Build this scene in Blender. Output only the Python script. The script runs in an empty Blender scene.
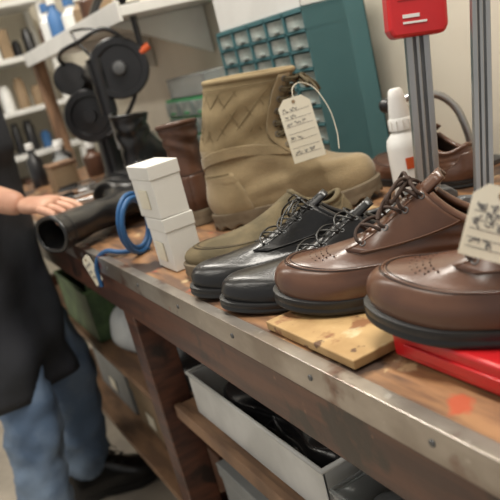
import bpy, bmesh, math, random
from mathutils import Vector, Matrix, Euler
random.seed(4)
D=bpy.data; SC=bpy.context.scene
def link(o,parent=None):
    SC.collection.objects.link(o)
    if parent is not None: o.parent=parent
    return o
def root(name,loc=(0,0,0),rot=(0,0,0),sc=(1,1,1)):
    e=D.objects.new(name,None); e.empty_display_size=.05
    e.location=loc; e.rotation_euler=rot; e.scale=sc
    return link(e)
# ---------------------------------------------------------------- materials
def mat(name,c,rough=.5,c2=None,scale=8,metal=0,bump=0,bscale=None,coat=0,trans=0,alpha=None,spec=.5,detail=6,ramp=(.4,.6),stretch=None,sheen=0):
    m=D.materials.new(name); m.use_nodes=True; nt=m.node_tree; b=nt.nodes['Principled BSDF']
    b.inputs['Base Color'].default_value=(*c,1); b.inputs['Roughness'].default_value=rough
    b.inputs['Metallic'].default_value=metal; b.inputs['Coat Weight'].default_value=coat; b.inputs['Coat Roughness'].default_value=.20
    b.inputs['Transmission Weight'].default_value=trans; b.inputs['Specular IOR Level'].default_value=spec
    b.inputs['Sheen Weight'].default_value=sheen
    tc=nt.nodes.new('ShaderNodeTexCoord'); mp=nt.nodes.new('ShaderNodeMapping'); nt.links.new(tc.outputs['Object'],mp.inputs[0])
    if stretch: mp.inputs['Scale'].default_value=stretch
    n=nt.nodes.new('ShaderNodeTexNoise'); n.inputs['Scale'].default_value=scale; n.inputs['Detail'].default_value=detail
    nt.links.new(mp.outputs[0],n.inputs['Vector'])
    r=nt.nodes.new('ShaderNodeValToRGB'); r.color_ramp.elements[0].position=ramp[0]; r.color_ramp.elements[1].position=ramp[1]
    if c2 is None: c2=tuple(min(1,x*.82) for x in c)
    r.color_ramp.elements[0].color=(*c,1); r.color_ramp.elements[1].color=(*c2,1)
    nt.links.new(n.outputs['Fac'],r.inputs[0]); nt.links.new(r.outputs[0],b.inputs['Base Color'])
    if bump:
        n2=nt.nodes.new('ShaderNodeTexNoise'); n2.inputs['Scale'].default_value=bscale or scale*4; n2.inputs['Detail'].default_value=4
        nt.links.new(tc.outputs['Object'],n2.inputs['Vector'])
        bp=nt.nodes.new('ShaderNodeBump'); bp.inputs['Strength'].default_value=bump; bp.inputs['Distance'].default_value=.002
        nt.links.new(n2.outputs['Fac'],bp.inputs['Height']); nt.links.new(bp.outputs[0],b.inputs['Normal'])
    return m
def splat(m,cols):
    """add paint splashes to a material"""
    nt=m.node_tree; b=nt.nodes['Principled BSDF']; src=b.inputs['Base Color'].links[0].from_socket
    tc=[n for n in nt.nodes if n.type=='TEX_COORD'][0]
    for i,(c,sc,th) in enumerate(cols):
        mp=nt.nodes.new('ShaderNodeMapping'); mp.inputs['Location'].default_value=(i*3.7+1.3,i*1.9,i*5.1)
        nt.links.new(tc.outputs['Object'],mp.inputs[0])
        n=nt.nodes.new('ShaderNodeTexNoise'); n.inputs['Scale'].default_value=sc; n.inputs['Detail'].default_value=5; nt.links.new(mp.outputs[0],n.inputs['Vector'])
        r=nt.nodes.new('ShaderNodeValToRGB'); r.color_ramp.elements[0].position=th; r.color_ramp.elements[1].position=th+.06
        nt.links.new(n.outputs['Fac'],r.inputs[0])
        mx=nt.nodes.new('ShaderNodeMixRGB'); mx.inputs['Color2'].default_value=(*c,1)
        nt.links.new(r.outputs[0],mx.inputs['Fac']); nt.links.new(src,mx.inputs['Color1']); src=mx.outputs[0]
    nt.links.new(src,b.inputs['Base Color'])
M={}
M['wall']=mat('wall_paint',(.74,.69,.58),.8,(.65,.60,.50),3,bump=.1)
M['floor']=mat('floor_concrete',(.50,.44,.36),.7,(.34,.30,.25),4,bump=.2)
M['ceil']=mat('ceiling_paint',(.8,.8,.77),.9)
M['wood_top']=mat('bench_top_wood',(.34,.18,.085),.45,(.13,.07,.042),9,bump=.4,stretch=(6,1,1),coat=.2)
splat(M['wood_top'],[((.05,.03,.022),9,.55),((.42,.09,.04),18,.63),((.55,.40,.22),30,.64)])
M['wood_red']=mat('bench_frame_wood',(.12,.045,.025),.40,(.055,.022,.015),7,bump=.3,stretch=(2,.6,8),coat=.25)
splat(M['wood_red'],[((.025,.014,.010),12,.58),((.28,.13,.07),34,.70)])
M['edge']=mat('bench_edge_metal',(.58,.54,.49),.28,(.33,.28,.24),11,metal=.8,bump=.25,stretch=(1,.5,1))
splat(M['edge'],[((.20,.10,.07),8,.58),((.62,.42,.06),9,.66),((.42,.08,.05),13,.67),((.08,.07,.06),26,.64),((.68,.65,.60),34,.66)])
M['shelfwood']=mat('shelf_wood',(.26,.15,.085),.6,(.15,.085,.05),8,bump=.2,stretch=(5,1,1))
M['ply']=mat('stained_board',(.50,.33,.15),.6,(.36,.22,.09),14,bump=.3)
splat(M['ply'],[((.26,.12,.05),26,.58),((.12,.06,.03),45,.64),((.60,.50,.30),18,.62)])
M['brown']=mat('brown_leather',(.118,.052,.029),.28,(.088,.037,.021),18,bump=.08,bscale=260,coat=.4)
M['brown_dk']=mat('dark_brown_leather',(.10,.046,.027),.40,(.052,.024,.015),14,bump=.3,bscale=150)
M['lace']=mat('brown_lace',(.045,.024,.017),.8,bump=.5,bscale=900)
M['lining']=mat('shoe_lining',(.07,.04,.028),.85)
M['sole']=mat('black_rubber',(.010,.010,.011),.38,(.017,.017,.017),30,bump=.15,bscale=300)
M['black']=mat('black_leather',(.006,.006,.007),.30,(.010,.010,.011),18,bump=.2,bscale=240,coat=.2)
M['blackm']=mat('black_enamel',(.010,.010,.012),.35,coat=.3)
M['suede']=mat('tan_suede',(.33,.25,.14),.95,(.20,.148,.078),14,bump=.6,bscale=420,sheen=.3,ramp=(.35,.68))
M['canvas']=mat('tan_quilted_nylon',(.32,.245,.135),.9,(.21,.155,.083),15,bump=.5,bscale=600,ramp=(.35,.68))
M['tansole']=mat('tan_rubber',(.19,.15,.10),.8,(.13,.10,.065),30,bump=.3)
M['olive']=mat('olive_suede',(.16,.125,.07),.95,(.10,.08,.045),22,bump=.5,bscale=500)
M['seam']=mat('stitch_thread',(.16,.08,.05),.7)
M['seamd']=mat('seam_dark',(.025,.011,.008),.7)
M['seamt']=mat('tan_thread',(.20,.15,.08),.9)
M['lacet']=mat('olive_lace',(.10,.078,.042),.9,bump=.5,bscale=900)
M['tag']=mat('tag_card',(.74,.70,.58),.75,(.70,.65,.52),10)
M['ink']=mat('ink',(.05,.05,.08),.7)
M['red']=mat('red_enamel',(.58,.012,.016),.35,(.50,.010,.014),10,coat=.4)
M['steel']=mat('steel',(.55,.56,.57),.3,(.40,.41,.42),20,metal=.9,stretch=(1,1,.1))
M['steeld']=mat('steel_groove',(.16,.165,.17),.45,metal=.7)
M['teal']=mat('teal_sheet_metal',(.060,.165,.185),.5,(.055,.15,.17),5)
M['drawer']=mat('clear_drawer',(.20,.25,.24),.3,(.40,.44,.42),26,coat=.3)
M['white']=mat('white_plastic',(.78,.78,.76),.4,(.72,.72,.70),8)
M['binw']=mat('shaded_white_plastic',(.60,.60,.58),.5,(.48,.48,.46),8)  # white plastic with a darkened colour, painting in the shade under the bench
M['card']=mat('white_card',(.74,.73,.70),.7,(.68,.67,.63),10)
M['green']=mat('green_plastic',(.06,.36,.14),.5)
M['greend']=mat('green_crate',(.10,.17,.07),.6,(.05,.09,.04),20)
M['grey']=mat('grey_box',(.22,.23,.23),.6)
M['cardb']=mat('cardboard',(.30,.21,.13),.8,(.24,.17,.10),8)
M['cloth']=mat('white_bag',(.60,.62,.62),.7,(.42,.44,.45),10)
M['clear']=mat('clear_plastic',(.80,.83,.83),.12,(.75,.78,.78),5,trans=.8)
M['blue']=mat('blue_strap',(.015,.09,.24),.5)
M['orange']=mat('orange_knob',(.65,.11,.03),.4)
M['skin']=mat('skin',(.58,.33,.23),.5,(.51,.27,.185),25,bump=.1,bscale=200)
M['jeans']=mat('denim',(.10,.155,.25),.9,(.20,.27,.37),7,bump=.5,bscale=300)
M['shirt']=mat('navy_shirt',(.02,.025,.04),.9,bump=.2)
M['apron']=mat('black_apron',(.012,.014,.018),.65,(.026,.028,.036),9,bump=.4,bscale=40)
M['hair']=mat('hair',(.07,.045,.03),.7,bump=.8,bscale=90)
M['eye']=mat('eye',(.8,.8,.8),.2); M['iris']=mat('iris',(.05,.03,.02),.2); M['lips']=mat('lips',(.45,.18,.15),.5)
M['bluebot']=mat('blue_label',(.05,.15,.35),.5)
# ---------------------------------------------------------------- mesh helpers
def mesh(name,vs,fs,m,parent=None,smooth=False,loc=(0,0,0),rot=(0,0,0)):
    me=D.meshes.new(name); me.from_pydata([tuple(v) for v in vs],[],fs); me.update()
    bm=bmesh.new(); bm.from_mesh(me); bmesh.ops.recalc_face_normals(bm,faces=bm.faces); bm.to_mesh(me); bm.free()
    if smooth:
        for p in me.polygons: p.use_smooth=True
    o=D.objects.new(name,me); 
    if m: me.materials.append(m)
    o.location=loc; o.rotation_euler=rot
    return link(o,parent)
def bev(o,w,seg=2):
    md=o.modifiers.new('b','BEVEL'); md.width=w; md.segments=seg; md.limit_method='ANGLE'; return o
def box(name,a,b,m,parent=None,bevel=.002,rot=(0,0,0)):
    c=[(a[i]+b[i])/2 for i in range(3)]; h=[abs(b[i]-a[i])/2 for i in range(3)]
    vs=[(sx*h[0],sy*h[1],sz*h[2]) for sx in(-1,1) for sy in(-1,1) for sz in(-1,1)]
    fs=[(0,1,3,2),(4,6,7,5),(0,4,5,1),(2,3,7,6),(0,2,6,4),(1,5,7,3)]
    o=mesh(name,vs,fs,m,parent,loc=c,rot=rot)
    if bevel: bev(o,bevel)
    return o
def lathe(name,prof,m,parent=None,loc=(0,0,0),rot=(0,0,0),n=32,sx=1,sy=1):
    vs=[];fs=[]
    for r,z in prof:
        for i in range(n):
            a=2*math.pi*i/n; vs.append((r*sx*math.cos(a),r*sy*math.sin(a),z))
    for k in range(len(prof)-1):
        for i in range(n):
            j=(i+1)%n; fs.append((k*n+i,k*n+j,(k+1)*n+j,(k+1)*n+i))
    fs.append(tuple(range(n))); fs.append(tuple((len(prof)-1)*n+i for i in range(n)))
    o=mesh(name,vs,fs,m,parent,True,loc,rot)
    md=o.modifiers.new('e','EDGE_SPLIT'); md.split_angle=math.radians(40)
    return o
def cyl(name,p0,p1,r,m,parent=None,r2=None,n=24):
    p0=Vector(p0);p1=Vector(p1);d=p1-p0; r2=r if r2 is None else r2
    q=d.to_track_quat('Z','Y').to_euler()
    return lathe(name,[(r,0),(r2,d.length)],m,parent,p0,q,n)
def tube(name,pts,r,m,parent=None,cyclic=False,res=3,smooth=True,flat=None):
    cu=D.curves.new(name,'CURVE'); cu.dimensions='3D'; cu.bevel_depth=r; cu.bevel_resolution=res; cu.use_fill_caps=True
    groups=pts if isinstance(pts[0][0],(tuple,list,Vector)) else [pts]
    for g in groups:
        if smooth:
            sp=cu.splines.new('BEZIER'); sp.bezier_points.add(len(g)-1)
            for i,p in enumerate(g):
                bp=sp.bezier_points[i]; bp.co=p; bp.handle_left_type=bp.handle_right_type='AUTO'
        else:
            sp=cu.splines.new('POLY'); sp.points.add(len(g)-1)
            for i,p in enumerate(g): sp.points[i].co=(*p,1)
        sp.use_cyclic_u=cyclic
    cu.resolution_u=8
    o=D.objects.new(name,cu); cu.materials.append(m)
    return link(o,parent)
def extrude_poly(name,poly,th,m,parent=None,loc=(0,0,0),rot=(0,0,0),bevel=.002):
    """poly in XZ, thickness along Y"""
    n=len(poly); vs=[(x,-th/2,z) for x,z in poly]+[(x,th/2,z) for x,z in poly]
    fs=[tuple(range(n)),tuple(range(n,2*n))]+[(i,(i+1)%n,n+(i+1)%n,n+i) for i in range(n)]
    o=mesh(name,vs,fs,m,parent,False,loc,rot)
    if bevel: bev(o,bevel)
    return o
def skin(name,vs,es,rs,m,parent=None,sub=2,rt=0):
    me=D.meshes.new(name); me.from_pydata(vs,es,[]); o=D.objects.new(name,me); link(o,parent)
    md=o.modifiers.new('s','SKIN'); md.use_smooth_shade=True
    for i,r in enumerate(rs):
        rr=r if isinstance(r,(tuple,list)) else (r,r)
        me.skin_vertices[0].data[i].radius=rr; me.skin_vertices[0].data[i].use_root=(i==rt)
    s=o.modifiers.new('u','SUBSURF'); s.levels=sub; s.render_levels=sub
    me.materials.append(m)
    return o
def folds(o,strength,size):
    tx=D.textures.new(o.name+'_folds','CLOUDS'); tx.noise_scale=size
    s=o.modifiers.new('u2','SUBSURF'); s.levels=1; s.render_levels=1
    md=o.modifiers.new('f','DISPLACE'); md.texture=tx; md.strength=strength; md.mid_level=.5
def chain(name,vs,rs,m,parent=None,sub=2):
    return skin(name,vs,[(i,i+1) for i in range(len(vs)-1)],rs,m,parent,sub)
def herm(tab,t):
    n=len(tab)
    if t<=tab[0][0]: i=0
    elif t>=tab[-1][0]:
        a,b=tab[-2],tab[-1]; k=(t-b[0])/(b[0]-a[0]); return tuple(b[j]+(b[j]-a[j])*k for j in range(1,len(b)))
    else:
        i=max(k for k in range(n-1) if tab[k][0]<=t)
    a,b=tab[i],tab[i+1]; h=b[0]-a[0]; s=max(0,(t-a[0])/h); out=[]
    for j in range(1,len(a)):
        def sl(k):
            if k==0: return (tab[1][j]-tab[0][j])/(tab[1][0]-tab[0][0])
            if k==n-1: return (tab[-1][j]-tab[-2][j])/(tab[-1][0]-tab[-2][0])
            return (tab[k+1][j]-tab[k-1][j])/(tab[k+1][0]-tab[k-1][0])
        m0,m1=sl(i)*h,sl(i+1)*h
        out.append((2*s**3-3*s*s+1)*a[j]+(s**3-2*s*s+s)*m0+(-2*s**3+3*s*s)*b[j]+(s**3-s*s)*m1)
    return tuple(out)
# ---------------------------------------------------------------- footwear
BASE=[(0,.66),(.15,.70),(.35,.68),(.5,.78),(.7,1.0),(.8,.99),(1,.86)]
class Foot:
    def __init__(s,L,W,hs,front,back,mul,dip=.02,spring=.010,side=1):
        s.L,s.W,s.hs,s.front,s.back,s.mul,s.dip,s.spr,s.side=L,W,hs,front,back,mul,dip,spring,side
    def spring(s,x):
        k=max(0,(x/s.L-.66)/.34); return s.spr*k*k
    def S(s,t,th):
        u=(1+math.cos(th))/2
        xb,zb=herm(s.back,t); xf,zf=herm(s.front,t)
        x=xb+(xf-xb)*u
        b=herm(BASE,min(1,max(0,x/s.L)))[0]
        tt=min(1,max(0,t)); eh=.13+.30*tt; et=.30+.2*tt
        k=min(u/eh,1); ch=math.sqrt(max(0,1-(1-k)**2)); k=min((1-u)/et,1); ct=max(0,1-(1-k)**2.3)**(1/2.3)
        sg=1 if math.sin(th)>1e-9 else (-1 if math.sin(th)<-1e-9 else 0)
        y=sg*s.W*b*herm(s.mul,t)[0]*ch*ct + s.side*.010*(math.sin(min(1,max(0,x/s.L))*math.pi)**2-.3)*.8
        z=zb+(zf-zb)*u**1.15 - s.dip*(math.sin(th)**2)*tt**2
        return Vector((x,y,z+s.hs+s.spring(x)))
    def N(s,t,th):
        e=1e-3
        du=s.S(t,th+e)-s.S(t,th-e); dv=s.S(t+e,th)-s.S(t-e,th); n=du.cross(dv)
        if n.length<1e-14: return Vector((0,0,1))
        n.normalize(); return n
    def P(s,t,th,off=0):
        return s.S(t,th)+s.N(t,th)*off
def rad(d): return math.radians(d)
def patch(name,F,t0,t1,a0,a1,off,m,parent,nt=14,na=14,th=.0025,shape=None):
    vs=[];fs=[]
    for lay in (off-th,off):
        for i in range(nt+1):
            for j in range(na+1):
                t=t0+(t1-t0)*i/nt; a=a0+(a1-a0)*j/na
                if shape: t,a=shape(i/nt,j/na)
                vs.append(F.P(t,rad(a),lay))
    w=na+1; k=(nt+1)*w
    for i in range(nt):
        for j in range(na):
            a=i*w+j; fs+= [(a,a+w,a+w+1,a+1),(k+a,k+a+1,k+a+w+1,k+a+w)]
    bd=[j for j in range(w)]+[i*w+na for i in range(1,nt+1)]+[nt*w+j for j in range(na-1,-1,-1)]+[i*w for i in range(nt-1,0,-1)]
    for q in range(len(bd)):
        a,b=bd[q],bd[(q+1)%len(bd)]; fs.append((a,b,k+b,k+a))
    return mesh(name,vs,fs,m,parent,True)
def upper(F,parent,m,mlin,tmax=1.0,NT=40,NA=72,matfn=None,wr=0):
    def grid(nm,off,mm,t1,cap=False):
        vs=[];fs=[]
        for i in range(NT+1):
            for j in range(NA):
                t=t1*i/NT; a=2*math.pi*(j+.5)/NA
                o=off
                if wr and .08<t<.97: o+=wr*(math.sin(t*31+math.sin(a*2)*2.5)*.6+math.sin(a*5+t*17)*.4)*min(1,(t-.08)*5)*min(1,(.97-t)*8)
                vs.append(F.P(t,a,o))
        for i in range(NT):
            for j in range(NA):
                k=(j+1)%NA; fs.append((i*NA+j,i*NA+k,(i+1)*NA+k,(i+1)*NA+j))
        if cap: fs.append(tuple(range(NA)))
        return mesh(nm,vs,fs,mm,parent,True)
    o=grid('upper',0,m,tmax)
    if matfn:
        for mm in matfn[0]: o.data.materials.append(mm)
        for p in o.data.polygons: p.material_index=matfn[1](p.center)
    grid('lining',-.0035,mlin,tmax,True)
def soleM(F,parent,m,welt=1.05,heel=True,m2=None,lug=False,arch=.007):
    NA=96; prof=[(.96,0),(.995,.0015),(1.0,.005),(.985,F.hs*.45),(.985,F.hs*.6),(1.0,F.hs-.003),(.99,F.hs+.001),(.9,F.hs+.002)]
    vs=[];fs=[]; cx=F.L/2
    for q,z in prof:
        for j in range(NA):
            th=2*math.pi*(j+.5)/NA; p=F.S(0,th)
            x=cx+(p.x-cx)*(1+(welt-1)*.6)*(q*.5+.5 if q<1 else q); y=p.y*welt*q
            s=p.x/F.L; a=0
            if z<F.hs*.4:
                a=arch*max(0,math.sin((s-.27)/.2*math.pi)) if .27<s<.47 else 0
                if lug and z<.006 and j%4<2: a+=.006
            vs.append((x,y,z+a+F.spring(p.x)))
    for k in range(len(prof)-1):
        for j in range(NA):
            i=(j+1)%NA; fs.append((k*NA+j,k*NA+i,(k+1)*NA+i,(k+1)*NA+j))
    fs.append(tuple(range(NA))); fs.append(tuple((len(prof)-1)*NA+j for j in range(NA)))
    o=mesh('sole',vs,fs,m,parent,True); md=o.modifiers.new('e','EDGE_SPLIT'); md.split_angle=rad(50)
    return o
def laces(F,parent,m,t0,t1,n,ae=30,r=.0019,bow=True,off=.005):
    g=[]
    for i in range(n):
        ta=t0+(t1-t0)*i/(n-1); tb=t0+(t1-t0)*(i+.8)/(n-1) if i<n-1 else ta
        for s in (1,-1):
            g.append([F.P(ta,rad(s*(ae+3)),off-.003),F.P(ta,rad(s*ae*.85),off+.0015),F.P((ta+tb)/2,rad(1*s),off+.003+(.0015 if s>0 else 0)),F.P(tb,rad(-s*ae*.85),off+.0015),F.P(tb,rad(-s*(ae+3)),off-.003)])
    tube('laces',g,r,m,parent)
    ev=[]
    for i in range(n):
        for s in (1,-1):
            ta=t0+(t1-t0)*i/(n-1); c=F.P(ta,rad(s*(ae+4)),off-.0015); nn=F.N(ta,rad(s*(ae+4))); tg=nn.orthogonal().normalized(); bt=nn.cross(tg)
            ev.append([c+(tg*math.cos(k*.785)+bt*math.sin(k*.785))*r*1.5 for k in range(8)])
    tube('eyelets',ev,.0007,M['steeld'],parent,cyclic=True,res=1)
    if bow:
        c=F.P(t1-.01,0,off+.006); g=[]
        for s in (1,-1):
            g.append([c,c+Vector((.004,s*.012,.005)),c+Vector((.010,s*.024,.001)),c+Vector((.016,s*.034,-.012)),c+Vector((.010,s*.025,-.010)),c+Vector((.003,s*.012,-.003)),c])
            g.append([c,c+Vector((.012,s*.010,-.003)),c+Vector((.024,s*.020,-.014)),c+Vector((.030,s*.032,-.028))])
        tube('lace_bow',g,r,m,parent)
        k=mesh('lace_knot',*ico(.0050),m,parent,True,loc=c)
def ico(r,sc=(1,1,1),sub=2):
    bm=bmesh.new(); bmesh.ops.create_icosphere(bm,subdivisions=sub,radius=r)
    vs=[(v.co.x*sc[0],v.co.y*sc[1],v.co.z*sc[2]) for v in bm.verts]; fs=[tuple(v.index for v in f.verts) for f in bm.faces]; bm.free(); return vs,fs
def stitch(F,parent,m,paths,r=.0006,off=.0008):
    tube('stitching',[[F.P(t,rad(a),off) for t,a in p] for p in paths],r,m,parent,res=2)
def low_shoe(name,toe,head,z,L=.30,W=.049,m='brown',seam='seam',lace='lace',sole='sole',side=1,hs=.014,tilt=(0,0),perf=True,zs=1,lin='lining',bow=True,moc=True,lr=.0019):
    hl=math.hypot(*head); h=(head[0]/hl,head[1]/hl)
    R=root(name,(toe[0]-h[0]*L,toe[1]-h[1]*L,z),(tilt[0],tilt[1],math.atan2(h[1],h[0])),(1,1,zs))
    fr=[(0,L-.004,-.002),(.12,L-.001,.011),(.24,L-.007,.025),(.34,L-.022,.035),(.45,L-.055,.042),(.58,L-.096,.052),(.72,L-.128,.068),(.86,L-.156,.087),(1,L-.178,.103)]
    bk=[(0,.006,-.002),(.25,.000,.018),(.5,.002,.034),(.75,.008,.052),(1,.014,.070)]
    mu=[(0,.97),(.15,1.0),(.3,.96),(.42,.89),(.55,.80),(.7,.74),(.85,.68),(1,.66)]
    F=Foot(L,W,hs,fr,bk,mu,dip=.026,side=side)
    upper(F,R,M[m],M[lin],wr=.0006); soleM(F,R,M[sole],1.09)
    for s in (1,-1):
        if lace:
            def shp(i,j,s=s):
                t=.54+.45*i; a0=24-4*i; a1=76-(1-i)**2*32
                return t,s*(a0+(a1-a0)*j)
            patch('facing',F,0,0,0,0,.0024,M[m],R,shape=shp,th=.004)
            stitch(F,R,M[seam],[[(.54+.44*k/12,s*(27-4*k/12)) for k in range(13)],[(.54+.44*k/12,s*(73-(1-k/12)**2*32)) for k in range(13)]],off=.0028)
        def shp2(i,j,s=s):
            return .02+.80*i,s*(180-(62-30*i)*j)
        patch('counter',F,0,0,0,0,.0016,M[m],R,shape=shp2,th=.003)
        stitch(F,R,M[seam],[[(.02+.80*k/10,s*(180-(60-30*k/10))) for k in range(11)]],off=.0020)
    if lace: patch('tongue',F,.54,1.12,-30,30,-.0015,M[m],R,th=.004)
    tube('collar',[F.P(1.0,rad(a),-.002) for a in (range(34,327,8) if lace else range(0,361,8))],.0048,M[m],R)
    if moc:
        tube('apron_seam',[F.P(.335+.13*(abs(a)/88)**2,rad(a),.0002) for a in range(-88,89,8)],.0012,M[m],R)
        stitch(F,R,M['seamd'],[[(.322+.13*(abs(a)/88)**2,a) for a in range(-88,89,8)],[(.352+.13*(abs(a)/88)**2,a) for a in range(-88,89,8)]],off=.0003,r=.0006)
    if perf:
        vs=[];fs=[]
        def dot(t,a):
            p=F.P(t,rad(a),.0001); v,f=ico(.0010,sub=1); o=len(vs)
            for q in v: vs.append((p.x+q[0],p.y+q[1],p.z+q[2]))
            for g in f: fs.append(tuple(i+o for i in g))
        for i,t in enumerate((.43,.45,.47,.49)):
            for a in range(-24,25,6): dot(t,a+(3 if i%2 else 0))
        for s in (1,-1):
            for t in (.50,.54):
                for a in range(80,100,4): dot(t,s*a)
        mesh('perforations',vs,fs,M['seamd'],R)
    if lace: laces(F,R,M[lace],.60,.97,4,ae=25,bow=bow,off=.004,r=lr)
    return R,F
def boot(name,toe,head,z,L=.30,W=.052,H=.26,m='suede',shaft='canvas',sole='tansole',seam='seamt',side=1,lace=True,hs=.028,lin='lining',quilt=True,lean=.0,wide=0,loc=None,mrot=None,lug=True,flare=1.08):
    hl=math.hypot(*head); h=(head[0]/hl,head[1]/hl)
    R=root(name,loc or (toe[0]-h[0]*L,toe[1]-h[1]*L,z),(0,0,math.atan2(h[1],h[0])))
    if mrot: R.rotation_euler=mrot.to_euler()
    H-=hs
    fr=[(0,L-.004,-.002),(.10,L-.001,.014),(.20,L-.008,.034),(.28,L-.026,.048),(.38,L-.068,.060),(.5,L-.115,.088),(.62,L-.143,.124),(.8,L-.148+lean*.5+wide,.124+(H-.124)*.47),(1,L-.144+lean+wide,H-.012)]
    bk=[(0,.006,-.002),(.2,-.002,.024),(.4,.004,.062),(.6,.008,.115),(.8,.006+lean*.5,.115+(H-.115)*.5),(1,.004+lean,H)]
    mu=[(0,.97),(.12,1.0),(.25,.97),(.38,.90),(.5,.88),(.65,.90),(.8,1.0),(1,flare)]
    F=Foot(L,W,hs,fr,bk,mu,dip=.0,side=side)
    upper(F,R,M[m],M[lin],NT=56,wr=.0026,matfn=([M[shaft]],lambda c:1 if (c.z>.115+hs and quilt) else 0) if quilt else None)
    soleM(F,R,M[sole],1.10,lug=lug,arch=.012)
    tube('collar',[F.P(1.0,rad(a),-.002) for a in range(0,360,10)],.0050,M[shaft],R,cyclic=True)
    for s in (1,-1):
        patch('heel_counter',F,.01,.44,s*118,s*180,.002,M[m],R,th=.003)
        if lace or quilt:
            def shp(i,j,s=s):
                return .42+.57*i,s*(22+(22+6*math.sin(i*3))*j)
            patch('eyestay',F,0,0,0,0,.003,M[m],R,shape=shp,th=.004,nt=24)
            def shp3(i,j,s=s):
                return .47+.07*i+.06*math.sin(j*3.1),s*(44+134*j)
            patch('side_band',F,0,0,0,0,.0022,M[m],R,th=.003,shape=shp3,na=24)
    if quilt:
        g=[]
        for s in (1,-1):
            for a0 in range(30,200,24):
                g.append([(.66+.27*k/8,s*min(178,max(50,a0+46*k/8-20))) for k in range(9)])
                g.append([(.66+.27*k/8,s*min(178,max(50,a0-46*k/8+20))) for k in range(9)])
        stitch(F,R,M[seam],g,r=.0006,off=-.0003)
    stitch(F,R,M[seam],[[(.44,a) for a in range(118,243,8)],[(.955,a) for a in range(0,361,10)]],off=.0022,r=.0007)
    if lace: laces(F,R,M['lacet'] if m=='suede' else M['sole'],.46,.96,8,ae=30,bow=True,r=.0028,off=.006)
    return R,F
# ================================================================= ROOM
ZB=.90; WX=.98
box('wall_back',(WX,-1.5,0),(WX+.1,4.0,2.7),M['wall'],bevel=0)
box('wall_far',(-2.2,3.9,0),(WX+.1,4.0,2.7),M['wall'],bevel=0)
box('floor',(-2.2,-1.5,-.05),(WX+.1,4.0,0),M['floor'],bevel=0)
box('ceiling',(-2.2,-1.5,2.7),(WX+.1,4.0,2.75),M['ceil'],bevel=0)
box('baseboard_far',(-2.2,3.885,0),(WX,3.9,.09),M['white'])
# ================================================================= WORKBENCH
B=root('workbench',(0,0,0))
box('top',(.292,-.4,.865),(.975,2.9,ZB),M['wood_top'],B,.002)
box('metal_edge',(.284,-.4,.868),(.292,2.9,.9015),M['edge'],B,.001)
box('metal_edge_top',(.284,-.4,ZB-.001),(.300,2.9,.9016),M['edge'],B,.0006)
box('front_rail',(.298,-.4,.785),(.325,2.9,.868),M['wood_red'],B,.003)
for y in (-.25,1.25,2.7):
    box('leg_front',(.300,y-.030,0),(.365,y+.030,.865),M['wood_red'],B,.003)
    box('leg_back',(.90,y-.035,0),(.965,y+.035,.865),M['wood_red'],B,.003)
    box('side_rail',(.365,y-.02,.52),(.90,y+.02,.565),M['wood_red'],B,.002)
    box('side_rail_low',(.365,y-.02,.28),(.90,y+.02,.325),M['wood_red'],B,.002)
SZ=.588
box('shelf_upper_near',(.335,-.4,SZ-.018),(.965,1.21,SZ),M['shelfwood'],B)
box('shelf_lip',(.322,-.4,SZ-.026),(.336,1.21,SZ+.003),M['shelfwood'],B)
box('shelf_lower_near',(.335,-.4,.305),(.965,1.21,.325),M['shelfwood'],B)
box('shelf_upper_far',(.335,1.29,.510),(.965,2.66,.530),M['shelfwood'],B)
box('shelf_lower_far',(.335,1.29,.22),(.965,2.66,.24),M['shelfwood'],B)
box('back_panel',(.966,-.4,.1),(.974,2.9,.86),M['wood_red'],B)
for k in range(18):
    y=-.3+k*.17; me=lathe('edge_screw',[(.0035,0),(.003,.0012)],M['steeld'],B,(.284,y,.886),(0,-math.pi/2,0),12)
# ================================================================= MAIN SHOES
low_shoe('brown_walking_shoe',(.347,.516),(-.47,.88),.931,side=1,L=.315)
low_shoe('brown_walking_shoe',(.340,.682),(-.64,.77),.914,side=-1)
low_shoe('black_lace_shoe',(.302,.765),(-.84,.54),ZB+.001,m='black',seam='sole',lace='sole',perf=False,side=1,moc=False,lin='sole',W=.044,zs=.80,bow=False,lr=.0014)
low_shoe('black_lace_shoe',(.303,.858),(-.84,.54),ZB+.001,m='black',seam='sole',lace='sole',perf=False,side=-1,moc=False,lin='sole',W=.044,zs=.82,bow=True,lr=.0014)
low_shoe('brown_walking_shoe',(.83,1.115),(.05,1),ZB+.001,m='brown',perf=False,bow=False,zs=.8,L=.28)
low_shoe('olive_suede_shoe',(.330,.940),(-.95,.22),ZB+.001,m='olive',seam='seamt',lace=None,sole='tansole',perf=False,zs=.66,L=.27,bow=False,hs=.026)
boot('tan_combat_boot',(.734,.987),(.80,-.60),ZB+.001,H=.258,lean=.038,wide=.002,W=.054,L=.305)
boot('brown_ankle_boot',(.61,1.455),(.5,.87),ZB+.001,L=.26,H=.198,m='brown_dk',shaft='brown_dk',sole='tansole',seam='lace',lace=False,quilt=False,lug=False,lin='sole')
boot('black_work_boot',(.755,1.79),(.95,.30),ZB+.001,L=.25,H=.215,m='black',shaft='black',sole='sole',seam='sole',lace=False,quilt=False,lug=False,lin='sole')
zx=Vector((-.93,-.37,0)).normalized(); xx=Vector((-.37,.93,0)).normalized(); yx=zx.cross(xx)
mr=Matrix((xx,yx,zx)).transposed()
boot('black_tall_boot',(0,0),(1,0),0,L=.27,W=.046,H=.335,m='black',shaft='black',sole='sole',seam='sole',lace=False,quilt=False,lug=False,lin='sole',hs=.024,loc=(.572,1.475,.946),mrot=mr,flare=1.15)
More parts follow.
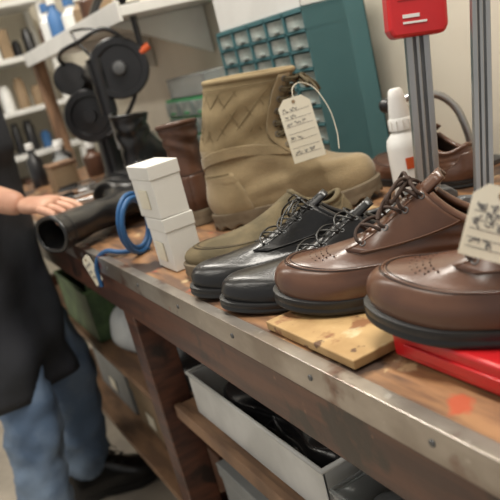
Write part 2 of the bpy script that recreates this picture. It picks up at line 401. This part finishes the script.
# ================================================================= board, red block
o=box('stained_wood_board',(.303,.497,ZB+.002),(.60,.660,ZB+.012),M['ply'],None,.0015)
R=root('red_clamp_jaw'); box('block',(.343,.10,ZB+.003),(.425,.488,.9305),M['red'],R,.003)
box('ridge',(.3405,.12,ZB+.010),(.343,.470,ZB+.020),M['red'],R,.001)
# ================================================================= clamps
def clamp(name,base,top,ht,head_z,rz=0,w=.017,foot=True):
    base=Vector(base); d=(Vector(top)-base).normalized()
    R=root(name,base)
    def bx(n,a,b,m,bv=.001): return box(n,a,b,m,R,bv)
    zx=Vector((math.cos(rz),math.sin(rz),0)); yy=d.cross(zx).normalized(); zx=yy.cross(d).normalized()
    mm=Matrix((zx,yy,d)).transposed(); R.rotation_mode='QUATERNION'; R.rotation_quaternion=mm.to_quaternion()
    t=.008
    bx('bar_web',(-w*.8,-.003,0),(w*.8,.003,ht),M['steeld'])
    bx('bar_flange_1',(-w,-t,0),(-w*.45,t,ht),M['steel'])
    bx('bar_flange_2',(w*.45,-t,0),(w,t,ht),M['steel'])
    bx('bar_rib',(-.0025,-t*.8,0),(.0025,t*.8,ht),M['steel'])
    poly=[(-.042,0.012),(-.036,0),(.036,0),(.043,.010),(.043,.11),(.036,.135),(-.03,.135),(-.042,.115)]
    extrude_poly('sliding_jaw',poly,.040,M['red'],R,(0,0,head_z),bevel=.005)
    extrude_poly('jaw_recess',[(-.028,.050),(.028,.050),(.028,.110),(-.028,.110)],.0425,M['red'],R,(0,0,head_z),bevel=.0008)
    extrude_poly('base_jaw',[(-.04,0),(.04,0),(.04,.018),(.03,.026),(-.03,.026),(-.04,.018)],.036,M['steeld'],R,(0,0,.006),bevel=.003)
    bx('jaw_mark',(-.022,-.0212,head_z+.026),(.002,-.0198,head_z+.031),M['white'],.0002)
    bx('jaw_mark_line',(-.022,-.0212,head_z+.018),(.012,-.0198,head_z+.021),M['white'],.0002)
    return R
clamp('bar_clamp',(.690,.815,ZB+.003),(.724,.815,1.18),.75,.255,rad(-28))
clamp('bar_clamp',(.674,.690,ZB+.006),(.744,.710,1.18),.75,.42,rad(-32),w=.012)
R=root('steel_press_lever'); tube('lever',[(.90,.93,.905),(.90,.93,.97),(.885,.95,1.03),(.85,.97,1.05),(.80,1.0,1.045)],.007,M['steel'],R)
lathe('lever_base',[(.03,0),(.03,.008),(.012,.015),(.01,.03)],M['steeld'],R,(.93,.93,ZB+.001))
mesh('lever_knob',*ico(.014),M['blackm'],R,True,loc=(.795,1.005,1.045))
# ================================================================= bottle
R=root('white_glue_bottle',(.752,.922,ZB+.001),(0,0,rad(-30)),(1.05,1.05,1.10))
lathe('body',[(.026,0),(.029,.003),(.029,.075),(.027,.088),(.016,.10),(.014,.104)],M['white'],R)
lathe('cap',[(.019,.102),(.019,.118),(.0175,.120)],M['white'],R)
lathe('nozzle',[(.017,.12),(.016,.130),(.013,.15),(.011,.160),(.008,.163)],M['white'],R)
tube('cap_ribs',[[(.0192*math.cos(a*.524),.0192*math.sin(a*.524),.103),(.0192*math.cos(a*.524),.0192*math.sin(a*.524),.117)] for a in range(12)],.001,M['card'],R,smooth=False)
box('label',(-.008,-.0296,.045),(.012,-.0286,.062),M['orange'],R,0)
# ================================================================= parts cabinet
R=root('parts_drawer_cabinet')
cx0,cx1,cy0,cy1,cz0,cz1=.785,.935,1.190,1.575,ZB+.001,1.248
box('shell_side_near',(cx0,cy0,cz0),(cx1,cy0+.004,cz1),M['teal'],R,.001)
box('shell_side_far',(cx0,cy1-.004,cz0),(cx1,cy1,cz1),M['teal'],R,.001)
box('shell_top',(cx0,cy0,cz1-.004),(cx1,cy1,cz1),M['teal'],R,.001)
box('shell_bottom',(cx0,cy0,cz0),(cx1,cy1,cz0+.004),M['teal'],R,.001)
box('shell_back',(cx1-.004,cy0,cz0),(cx1,cy1,cz1),M['teal'],R,.001)
rows=9; cols=5
for i in range(rows+1):
    z=cz0+.004+(cz1-cz0-.010)*i/rows; box('divider_row',(cx0,cy0,z-.002),(cx0+.10,cy1,z+.003),M['teal'],R,0)
for j in range(cols+1):
    y=cy0+(cy1-cy0)*j/cols; box('divider_column',(cx0,max(cy0,y-.003),cz0),(cx0+.10,min(cy1,y+.003),cz1),M['teal'],R,0)
for i in range(rows):
    for j in range(cols):
        z0=cz0+.008+(cz1-cz0-.010)*i/rows; z1=z0+(cz1-cz0)/rows-.010
        y0=cy0+.005+(cy1-cy0)*j/cols; y1=y0+(cy1-cy0)/cols-.010
        box('drawer',(cx0+.004,y0,z0),(cx0+.09,y1,z1),M['drawer'],R,.001)
        box('drawer_pull',(cx0-.006,(y0+y1)/2-.012,z0+.004),(cx0+.005,(y0+y1)/2+.012,z0+.008),M['drawer'],R,.001)
def openbin(name,a,b,m,th=.003,lip=.005,parent=None):
    R=root(name) if parent is None else parent
    box('bottom',a,(b[0],b[1],a[2]+th),m,R,.001)
    box('side_1',a,(a[0]+th,b[1],b[2]),m,R,.001); box('side_2',(b[0]-th,a[1],a[2]),b,m,R,.001)
    box('side_3',a,(b[0],a[1]+th,b[2]),m,R,.001); box('side_4',(a[0],b[1]-th,a[2]),b,m,R,.001)
    z=b[2]
    tube('rim',[(a[0],a[1],z),(b[0],a[1],z),(b[0],b[1],z),(a[0],b[1],z)],lip*.6,m,R,cyclic=True,smooth=False)
    return R
openbin('white_storage_tub',(.79,1.20,1.249),(.93,1.56,1.33),M['white'])
R=root('green_parts_organizer')
box('frame',(.80,1.73,ZB+.001),(.93,2.05,1.108),M['green'],R,.003)
for i in range(4):
    for j in range(3):
        box('drawer',(.792,1.74+j*.103,ZB+.008+i*.050),(.81,1.833+j*.103,ZB+.050+i*.050),M['drawer'],R,.002)
        box('drawer_lip',(.787,1.77+j*.103,ZB+.014+i*.050),(.793,1.80+j*.103,ZB+.020+i*.050),M['green'],R,.001)
R=openbin('clear_storage_tub',(.80,1.74,1.110),(.92,2.0,1.165),M['clear'])
# ================================================================= white boxes
for (x0,y0,z0,dx,dy,dz,rz) in ((.332,.996,ZB+.001,.050,.074,.086,.0),(.329,.996,ZB+.0875,.050,.080,.083,.05)):
    R=root('white_carton')
    box('carton_body',(x0,y0,z0),(x0+dx,y0+dy,z0+dz-.003),M['card'],R,.0015,(0,0,rz))
    box('carton_lid',(x0-.0015,y0-.0015,z0+dz-.022),(x0+dx+.0015,y0+dy+.0015,z0+dz),M['card'],R,.0015,(0,0,rz))
    box('carton_label',(x0-.0025,y0+.025,z0+.015),(x0-.0005,y0+.058,z0+.045),M['tag'],R,0,(0,0,rz))
# ================================================================= blue strap + tag
R=root('blue_strap_coil')
g=[]
for k,(r,dz) in enumerate(((.050,0),(.044,.006),(.053,.010))):
    g.append([(.345+.9*r*math.cos(a)*.75,1.175+k*.006+r*.5*math.cos(a+.4),.955+dz*.3+r*math.sin(a)) for a in [i*math.pi/6 for i in range(12)]])
tube('coil',g,.0045,M['blue'],R,cyclic=True)
tube('tail',[(.36,1.19,.906),(.32,1.22,.907),(.295,1.27,.907),(.281,1.29,.885),(.279,1.295,.84)],.0045,M['blue'],R)
def tag(name,loc,rot,w,h,string=None,n=4,big=False):
    R=root(name,loc,rot); c=w*.22
    poly=[(-w/2,-h/2),(w/2,-h/2),(w/2,h/2-c),(w/2-c,h/2),(-w/2+c,h/2),(-w/2,h/2-c)]
    extrude_poly('card',poly,.0008,M['tag'],R,bevel=0)
    lathe('eyelet',[(.003,-.0006),(.003,.0006)],M['cardb'],R,(0,-.0004,h/2-.007),(math.pi/2,0,0),16)
    g=[]; rows=max(2,n); sp=(h-.022)/rows; rl=[]
    for i in range(rows):
        z=h/2-.018-i*sp
        rl.append([(-w*.42,-.0006,z-.0035),(w*.42,-.0006,z-.0035)])
        if i%2==0 or i==1:
            x=-w*.38
            for wd in range(random.randint(2,3)):
                ln=random.randint(5,9); p=[]
                for k in range(ln):
                    p.append((x+w*.026*k,-.0008,z+random.choice((-.0022,.0,.0018,.0032))*(1.0)))
                g.append(p); x+=w*(.026*ln+.05)
    tube('handwriting',g,.00035,M['ink'],R,res=1)
    tube('ruled_lines',rl,.00018,M['ink'],R,res=1,smooth=False)
    if string: tube('string',string,.0007,M['tag'],R)
    return R
tag('repair_tag',(.604,.990,1.055),(rad(-4),rad(-4),rad(-30)),.054,.105,[(0,0,.045),(.01,.02,.07),(.03,.03,.066),(.05,.02,.03),(.055,.01,-.02),(.05,.0,-.05)],n=7)
tag('repair_tag',(.372,.371,1.034),(rad(-22),rad(26),rad(-40)),.042,.056,[(0,0,.020),(.01,.01,.030),(.02,.02,.02)],n=5)
tag('repair_tag',(.275,1.315,.872),(rad(0),rad(-30),rad(-75)),.035,.06,None,n=3)
# ================================================================= patcher sewing machine
R=root('patcher_sewing_machine',(.60,2.03,ZB+.001))
box('base_plate',(-.09,-.07,0),(.09,.12,.02),M['blackm'],R,.004)
lathe('column',[(.055,.02),(.045,.03),(.035,.06),(.032,.15),(.036,.24),(.042,.28)],M['blackm'],R,(0,.05,0))
tube('arm',[(0,.06,.29),(-.01,.0,.33),(-.02,-.06,.335),(-.02,-.12,.32)],.028,M['blackm'],R)
cyl('head',(-.02,-.115,.22),(-.02,-.115,.37),.024,M['blackm'],R)
cyl('presser_bar',(-.02,-.115,.12),(-.02,-.115,.22),.006,M['steel'],R)
lathe('handwheel',[(.078,-.010),(.082,-.006),(.082,.006),(.078,.010),(.062,.010),(.060,.003),(.022,.004),(.022,.016),(.014,.018)],M['blackm'],R,(.03,-.15,.33),(math.pi/2,0,rad(-25)),40)
lathe('wheel_hub',[(.018,0),(.016,.012),(.006,.014)],M['steeld'],R,(.025,-.168,.33),(math.pi/2,0,rad(-25)))
lathe('spool',[(.045,0),(.045,.006),(.018,.006),(.018,.04),(.045,.04),(.045,.046)],M['blackm'],R,(-.05,.03,.33),(rad(80),0,rad(-30)))
lathe('flywheel_low',[(.072,-.012),(.076,-.006),(.076,.006),(.072,.012),(.055,.012),(.052,.003),(.02,.004),(.018,.02)],M['blackm'],R,(-.05,-.03,.225),(math.pi/2,0,rad(-28)),40)
tube('lever',[(-.02,-.13,.37),(.03,-.15,.395),(.06,-.17,.40)],.006,M['blackm'],R)
tube('lever_rod',[(.10,-.17,.37),(.10,-.172,.45)],.009,M['blackm'],R)
cyl('lever_tip',(.09,-.18,.355),(.115,-.19,.368),.010,M['orange'],R)
tube('thread_guide',[(-.02,-.11,.37),(-.04,-.06,.44),(-.01,.0,.46),(.06,-.05,.44)],.004,M['blackm'],R)
tube('drive_cable',[(-.05,.03,.36),(-.09,-.04,.40),(-.05,-.12,.42),(.03,-.16,.43),(.07,-.15,.30),(.02,-.12,.20),(-.03,-.08,.16)],.006,M['blackm'],R)
R=root('wooden_block_box'); box('box_body',(.46,2.32,ZB+.001),(.54,2.41,.985),M['cardb'],R); box('box_lid',(.455,2.315,.985),(.545,2.415,.995),M['shelfwood'],R)
R=root('paint_can',(.74,2.16,ZB+.001)); lathe('can',[(.045,0),(.045,.11),(.048,.112),(.048,.118),(.04,.116)],M['white'],R); lathe('can_lid',[(.038,.117),(.036,.121)],M['steel'],R)
for (x,y,r,h,m) in ((.55,2.55,.03,.12,'grey'),(.65,2.5,.035,.10,'brown_dk'),(.48,2.68,.03,.14,'blackm'),(.72,2.4,.03,.13,'bluebot'),(.60,2.75,.04,.12,'blackm')):
    R=root('polish_bottle',(x,y,ZB+.001)); lathe('bottle',[(r*.95,0),(r,.004),(r,h*.7),(r*.45,h*.85),(r*.4,h)],M[m],R); lathe('bottle_cap',[(r*.5,h),(r*.5,h+.02),(r*.4,h+.023)],M['white'],R)
R=root('hand_tools')
for k in range(6):
    a=Vector((.36+.02*k,1.98+.06*k,ZB+.013)); cyl('tool_handle',a,a+Vector((.06,.03*(k%3-1),.001)),.011,M['blackm'] if k%3 else M['shelfwood'],R,r2=.009); cyl('tool_shank',a+Vector((.06,.03*(k%3-1),.001)),a+Vector((.12,.06*(k%3-1),.0)),.004,M['steel'],R)
# ================================================================= wall shelf
R=root('wall_shelf')
box('shelf_board',(.65,1.80,1.352),(WX-.002,3.05,1.378),M['white'],R,.002)
box('shelf_front_strip',(.642,1.80,1.340),(.650,3.05,1.392),M['white'],R,.001)
box('support_post',(.655,2.97,ZB+.001),(.70,3.02,1.352),M['shelfwood'],R,.002)
for y in (2.0,2.5): extrude_poly('bracket',[(-.15,0),(.15,0),(.15,-.14)],.02,M['white'],R,(.825,y,1.351),(0,0,0),.002)
for (x,y,r,h,m) in ((.70,2.72,.035,.12,'white'),(.70,2.62,.03,.13,'bluebot'),(.72,2.48,.035,.10,'white'),(.71,2.32,.03,.09,'cardb'),(.70,2.2,.03,.10,'brown_dk'),(.72,2.85,.035,.11,'brown_dk'),(.80,2.55,.035,.15,'blackm'),(.80,2.38,.04,.13,'cardb'),(.82,2.75,.04,.15,'grey')):
    Q=root('shelf_bottle',(x,y,1.379)); lathe('bottle',[(r*.95,0),(r,.004),(r,h*.7),(r*.5,h*.85),(r*.4,h)],M[m],Q); lathe('bottle_cap',[(r*.55,h),(r*.5,h+.03)],M['bluebot' if m=='white' else 'white'],Q)
R=root('black_hand_tool'); tube('tool_arc',[(.67,2.10,1.395),(.68,2.03,1.43),(.69,1.97,1.44),(.70,1.90,1.40)],.012,M['blackm'],R); box('tool_base',(.67,1.88,1.379),(.74,2.12,1.39),M['blackm'],R)
R=root('storage_rack')
for z in (.70,.96,1.17,1.41,1.66): box('rack_shelf',(-.1,3.55,z-.012),(.90,3.88,z+.012),M['white'],R)
for x in (-.1,.88): 
    for y in (3.56,3.85): box('rack_post',(x,y,0),(x+.03,y+.03,1.75),M['white'],R)
for z in (.972,1.182,1.422,.712):
    x=-.02
    while x<.80:
        w=random.uniform(.04,.08); h=random.uniform(.07,.16); m=random.choice(['blackm','grey','blackm','cardb','white','bluebot','brown_dk','blackm'])
        if random.random()<.5: box('rack_carton',(x,3.60,z),(x+w,3.78,z+h),M[m],R,.003)
        else: lathe('rack_jar',[(w*.42,0),(w*.42,h*.8),(w*.3,h*.88),(w*.3,h)],M[m],R,(x+w/2,3.66,z))
        x+=w+.008
# ================================================================= under bench
openbin('white_shoe_bin',(.345,.70,SZ+.003),(.62,1.14,.672),M['binw'],.004,.007)
for (tx,ty,hd,zz) in ((.40,1.10,(-.1,1),.605),(.49,1.11,(.05,1),.61),(.57,1.10,(0,1),.615),(.41,.74,(-.05,-1),.605),(.50,.735,(.05,-1),.61),(.57,.74,(0,-1),.62),(.43,1.04,(-.5,1),.655),(.50,.86,(-.8,-.5),.66),(.55,1.0,(-.3,.9),.665)):
    low_shoe('black_loafer',(tx,ty),hd,zz,m='black',seam='sole',lace=None,perf=False,bow=False,moc=True,lin='sole',L=.21,W=.036,zs=.85)
R=openbin('clear_plastic_box',(.342,.42,SZ+.003),(.60,.68,.655),M['clear'],.003,.007)
R=openbin('clear_plastic_box',(.342,.12,SZ+.003),(.60,.40,.655),M['clear'],.003,.007)
def last(name,toe,head,z,L=.23):
    h=Vector((*head,0)).normalized(); R=root(name,(toe[0]-h.x*L,toe[1]-h.y*L,z),(0,0,math.atan2(h.y,h.x)))
    fr=[(0,L-.004,0),(.25,L-.002,.02),(.5,L-.05,.042),(.75,L-.11,.070),(1,L-.15,.095)]; bk=[(0,.006,0),(.5,.0,.04),(1,.02,.09)]; mu=[(0,.9),(.2,1),(.5,.85),(1,.5)]
    F=Foot(L,.042,.001,fr,bk,mu,dip=0); vs=[];f2=[]; NA=48;NT=24
    for i in range(NT+1):
        for j in range(NA): vs.append(F.P(i/NT,2*math.pi*(j+.5)/NA))
    for i in range(NT):
        for j in range(NA): k=(j+1)%NA; f2.append((i*NA+j,i*NA+k,(i+1)*NA+k,(i+1)*NA+j))
    f2.append(tuple(range(NA))); f2.append(tuple(NT*NA+j for j in range(NA))); mesh('last_body',vs,f2,M['steel'],R,True)
for x in (.395,.475,.55): last('metal_shoe_last',(x,.665),(-.03,1),SZ+.008); last('metal_shoe_last',(x,.385),(-.03,1),SZ+.008)
def shoebox(name,a,b,m):
    R=root(name); box('box_body',a,(b[0],b[1],b[2]-.004),M[m],R,.002); box('box_lid',(a[0]-.003,a[1]-.003,b[2]-.03),(b[0]+.003,b[1]+.003,b[2]),M[m],R,.002)
    box('box_label',(a[0]-.0045,(a[1]+b[1])/2-.03,a[2]+.03),(a[0]-.0025,(a[1]+b[1])/2+.03,a[2]+.07),M['tag'],R,0)
shoebox('shoe_box',(.355,.93,.326),(.62,1.15,.47),'grey')
shoebox('shoe_box',(.37,.66,.326),(.62,.90,.45),'binw')
shoebox('shoe_box',(.36,.40,.326),(.62,.63,.46),'cardb')
shoebox('shoe_box',(.42,1.34,.241),(.66,1.60,.36),'brown_dk')
shoebox('shoe_box',(.40,1.64,.241),(.66,1.90,.38),'cardb')
shoebox('shoe_box',(.66,.70,SZ+.003),(.9,1.1,.72),'cardb')
shoebox('shoe_box',(.66,.40,SZ+.003),(.9,.68,.72),'brown_dk')
shoebox('shoe_box',(.40,1.95,.241),(.66,2.3,.42),'grey')
shoebox('shoe_box',(.40,.75,.001),(.70,1.1,.12),'brown_dk')
def bag(name,loc,r,m,seed):
    random.seed(seed); v,f=ico(r,(1,1.2,.8),4); out=[]
    for p in v:
        q=Vector(p); n=math.sin(q.x*60+seed)*.5+math.sin(q.y*47+seed*2)*.5+math.sin(q.z*70+q.x*30)*.4
        q*=1+.09*n; q.z=max(q.z,-r*.62); out.append(q)
    R=root(name,loc); mesh('bag_body',out,f,M[m],R,True,loc=(0,0,r*.62)); lathe('bag_neck',[(r*.5,0),(r*.2,r*.25),(r*.3,r*.5)],M[m],R,(0,0,r*1.3)); return R
bag('white_cloth_bag',(.44,1.72,.531),.085,'cloth',3)
bag('white_cloth_bag',(.43,1.52,.531),.06,'cloth',8)
openbin('green_crate',(.35,1.86,.531),(.62,2.22,.68),M['greend'],.006,.01)
bag('green_cloth_bag',(.48,2.03,.54),.10,'greend',5)
low_shoe('black_loafer',(.37,1.40),(-.9,.2),.531,m='black',seam='sole',lace=None,perf=False,bow=False,lin='sole',L=.26)
low_shoe('brown_loafer',(.40,1.46),(-1,.1),.361,m='brown_dk',seam='sole',lace=None,perf=False,bow=False,lin='sole',L=.25,zs=.9)
low_shoe('black_loafer',(.40,1.74),(-1,.1),.381,m='black',seam='sole',lace=None,perf=False,bow=False,lin='sole',L=.25,zs=.9)
# ================================================================= PERSON
P=root('shoemaker',(.015,-.04,0))
o=skin('jeans',[(.09,1.92,.98),(.09,1.92,.90),(.04,1.85,.84),(.10,1.79,.50),(.06,1.80,.28),(.05,1.80,.09),(.15,2.0,.84),(.235,1.93,.50),(.225,2.0,.28),(.20,2.07,.10)],
     [(0,1),(1,2),(2,3),(3,4),(4,5),(1,6),(6,7),(7,8),(8,9)],[(.15,.12),(.145,.13),.100,.080,.075,.078,.100,.080,.075,.078],M['jeans'],P,2,1)
folds(o,.038,.055)
skin('shirt',[(.09,1.92,.96),(.11,1.90,1.15),(.15,1.87,1.33),(.18,1.85,1.45),(.07,1.715,1.38),(.05,1.77,1.22),(.25,2.00,1.38),(.23,2.09,1.22)],
     [(0,1),(1,2),(2,3),(2,4),(4,5),(2,6),(6,7)],[(.155,.12),(.165,.13),(.15,.11),.065,.062,.058,.062,.058],M['shirt'],P,2,1)
wr=Vector((.212,1.585,1.000)); kn=Vector((.256,1.515,.994))
chain('right_arm',[(.05,1.765,1.24),(.06,1.79,1.10),(.14,1.68,1.04),wr],[.048,.043,.037,(.027,.022)],M['skin'],P)
chain('left_arm',[(.23,2.09,1.24),(.20,2.17,1.08),(.16,2.16,1.0),(.12,2.10,.97)],[.048,.044,.036,.028],M['skin'],P)
def hand(pre,w,k,up,fr,curl,side=1):
    w=Vector(w);k=Vector(k);d=(k-w).normalized(); up=Vector(up); s=d.cross(up).normalized()*side; up=s.cross(d).normalized()*side
    if up.z<0: up=-up
    chain(pre+'_palm',[w-d*.01,w+d*.03,w+d*.065,k+d*.012],[(.026,.022),(.034,.018),(.040,.017),(.036,.014)],M['skin'],P)
    for i,(o,l) in enumerate(((-.030,.070),(-.010,.080),(.011,.075),(.031,.060))):
        p0=k+s*o*1.05-d*.012; p=[p0]; dd=d.copy(); ang=0
        for q,f in enumerate((.40,.32,.28)):
            ang+=curl[q]; dd=(d*math.cos(ang)-up*math.sin(ang)+s*o*1.5).normalized(); p.append(p[-1]+dd*(l*f+(.014 if q==0 else 0)))
        chain(pre+'_finger_%d'%(i+1),p,[.0098,.0092,.0082,.0068],M['skin'],P)
    b=w+d*.025-s*.026; chain(pre+'_thumb',[b,b-s*.022+d*.018-up*.004,b-s*.034+d*.042-up*.014,b-s*.034+d*.064-up*.026],[.014,.012,.0105,.008],M['skin'],P)
hand('right_hand',wr,kn,(0,0,1),None,(.22,.38,.5),1)
hand('left_hand',(.12,2.10,.97),(.14,2.02,.955),(0,.2,1),None,(.3,.4,.4),-1)
chain('neck',[(.17,1.86,1.43),(.195,1.84,1.53)],[.062,.056],M['skin'],P)
H=root('head_pivot'); H.parent=P; H.location=(.225,1.815,1.635); H.rotation_euler=(0,rad(28),rad(-28))
v,f=ico(.1,(.98,.78,1.18),4); o2=[]
for p in v:
    q=Vector(p)
    if q.z<-.03: q.y*=1-(-.03-q.z)*2.6; q.x*=1-(-.03-q.z)*1.0
    if q.x>.05: q.x=.05+(q.x-.05)*.8
    o2.append(q)
mesh('head',o2,f,M['skin'],H,True)
mesh('nose',*ico(.016,(1.1,.8,1.6)),M['skin'],H,True,loc=(.092,0,-.012)); mesh('mouth',*ico(.02,(.35,1.1,.3)),M['lips'],H,True,loc=(.083,0,-.052))
for s in (1,-1):
    mesh('eye',*ico(.0125),M['eye'],H,True,loc=(.077,s*.031,.008)); mesh('iris',*ico(.006),M['iris'],H,True,loc=(.0865,s*.031,.007))
    mesh('ear',*ico(.028,(.6,.3,1.1)),M['skin'],H,True,loc=(-.005,s*.077,-.005)); mesh('eyebrow',*ico(.018,(.3,1,.25)),M['hair'],H,True,loc=(.084,s*.032,.028))
vh,fh=ico(.104,(1.0,.82,1.18),4); vh=[Vector(q) for q in vh]
keep=[i for i,q in enumerate(vh) if not(q.x>.045 and q.z<.055) and not(q.z<-.04)]
ks=set(keep); mp={k:i for i,k in enumerate(keep)}
mesh('hair',[vh[i]+Vector((-.003,0,.004)) for i in keep],[tuple(mp[i] for i in g) for g in fh if all(i in ks for i in g)],M['hair'],H,True)
n=Vector((.80,-.60,0)); r_=Vector((-.60,-.80,0)); vs=[];fs=[]; NU,NV=40,40
for j in range(NV+1):
    z=1.36-(1.36-.52)*j/NV
    hw=.10 if z>1.18 else min(.27,.10+(1.18-z)*1.3)
    c=Vector((.13,1.89,z)) if z>1.1 else Vector((.09+(z-.9)*.15*(z>.9),1.92,z))
    for i in range(NU+1):
        u=-1+2*i/NU; a=u*hw/.17; lo=max(0,(1.0-z))
        rr=.165+.03*math.sin(u*11+z*3)*lo+.012*math.sin(z*30+u*4)*min(1,lo*3)
        p=c+n*(rr*math.cos(a*.85)+.005)+r_*(.205*math.sin(a*.9)); p.x=min(p.x,.266); vs.append(p)
for j in range(NV):
    for i in range(NU): a=j*(NU+1)+i; fs.append((a,a+1,a+NU+2,a+NU+1))
o=mesh('apron',vs,fs,M['apron'],P,True); md=o.modifiers.new('s','SOLIDIFY'); md.thickness=.004
def pshoe(loc,ang):
    L=.30; fr=[(0,L-.004,-.002),(.15,L,.014),(.35,L-.02,.042),(.55,L-.08,.064),(.8,L-.14,.095),(1,L-.16,.12)]
    bk=[(0,.006,-.002),(.5,.0,.05),(1,.01,.11)]; mu=[(0,.97),(.3,.97),(.6,.85),(1,.8)]
    F=Foot(L,.053,.024,fr,bk,mu,dip=.0); E=root('work_shoe'); E.parent=P; E.location=loc; E.rotation_euler=(0,0,ang)
    upper(F,E,M['black'],M['sole']); soleM(F,E,M['sole'],1.07); laces(F,E,M['sole'],.6,.95,4)
pshoe((.125,2.095,.001),math.atan2(-.2,.98)); pshoe((-.01,1.83,.001),math.atan2(-.35,.93))
# ================================================================= LIGHTS
def tubelight(name,x,y,e):
    R=root(name,(x,y,2.62)); box('housing',(-.10,-.62,.03),(.10,.62,.075),M['white'],R)
    L=D.lights.new(name+'_lamp','AREA'); L.shape='RECTANGLE'; L.size=.18; L.size_y=1.2; L.energy=e; L.color=(1,.95,.86)
    o=D.objects.new('lamp',L); link(o,R); o.location=(0,0,.02)
tubelight('ceiling_light_fixture',.38,.55,35); tubelight('ceiling_light_fixture',.38,2.3,28); tubelight('ceiling_light_fixture',-1.1,1.0,14); tubelight('ceiling_light_fixture',-1.1,2.8,15)
W=D.worlds.new('w'); SC.world=W; W.use_nodes=True; W.node_tree.nodes['Background'].inputs[0].default_value=(1,.97,.92,1); W.node_tree.nodes['Background'].inputs[1].default_value=.46
SC.view_settings.view_transform='Standard'
# ================================================================= CAMERA
yaw,pit,rol=rad(24.9),rad(15.7),rad(14.4)
f=Vector((math.sin(yaw)*math.cos(pit),math.cos(yaw)*math.cos(pit),-math.sin(pit)))
r0=Vector((math.cos(yaw),-math.sin(yaw),0)); u0=r0.cross(f)
Rr=r0*math.cos(rol)-u0*math.sin(rol); U=r0*math.sin(rol)+u0*math.cos(rol)
cam=D.cameras.new('camera'); co=D.objects.new('camera',cam); link(co)
mw=Matrix.Identity(4)
for i in range(3): mw[i][0]=Rr[i]; mw[i][1]=U[i]; mw[i][2]=-f[i]
mw[0][3],mw[1][3],mw[2][3]=0,0,1.2
co.matrix_world=mw; cam.lens=50.4; cam.sensor_width=36; cam.clip_start=.02
cam.dof.use_dof=True; cam.dof.focus_distance=.82; cam.dof.aperture_fstop=7
SC.camera=co
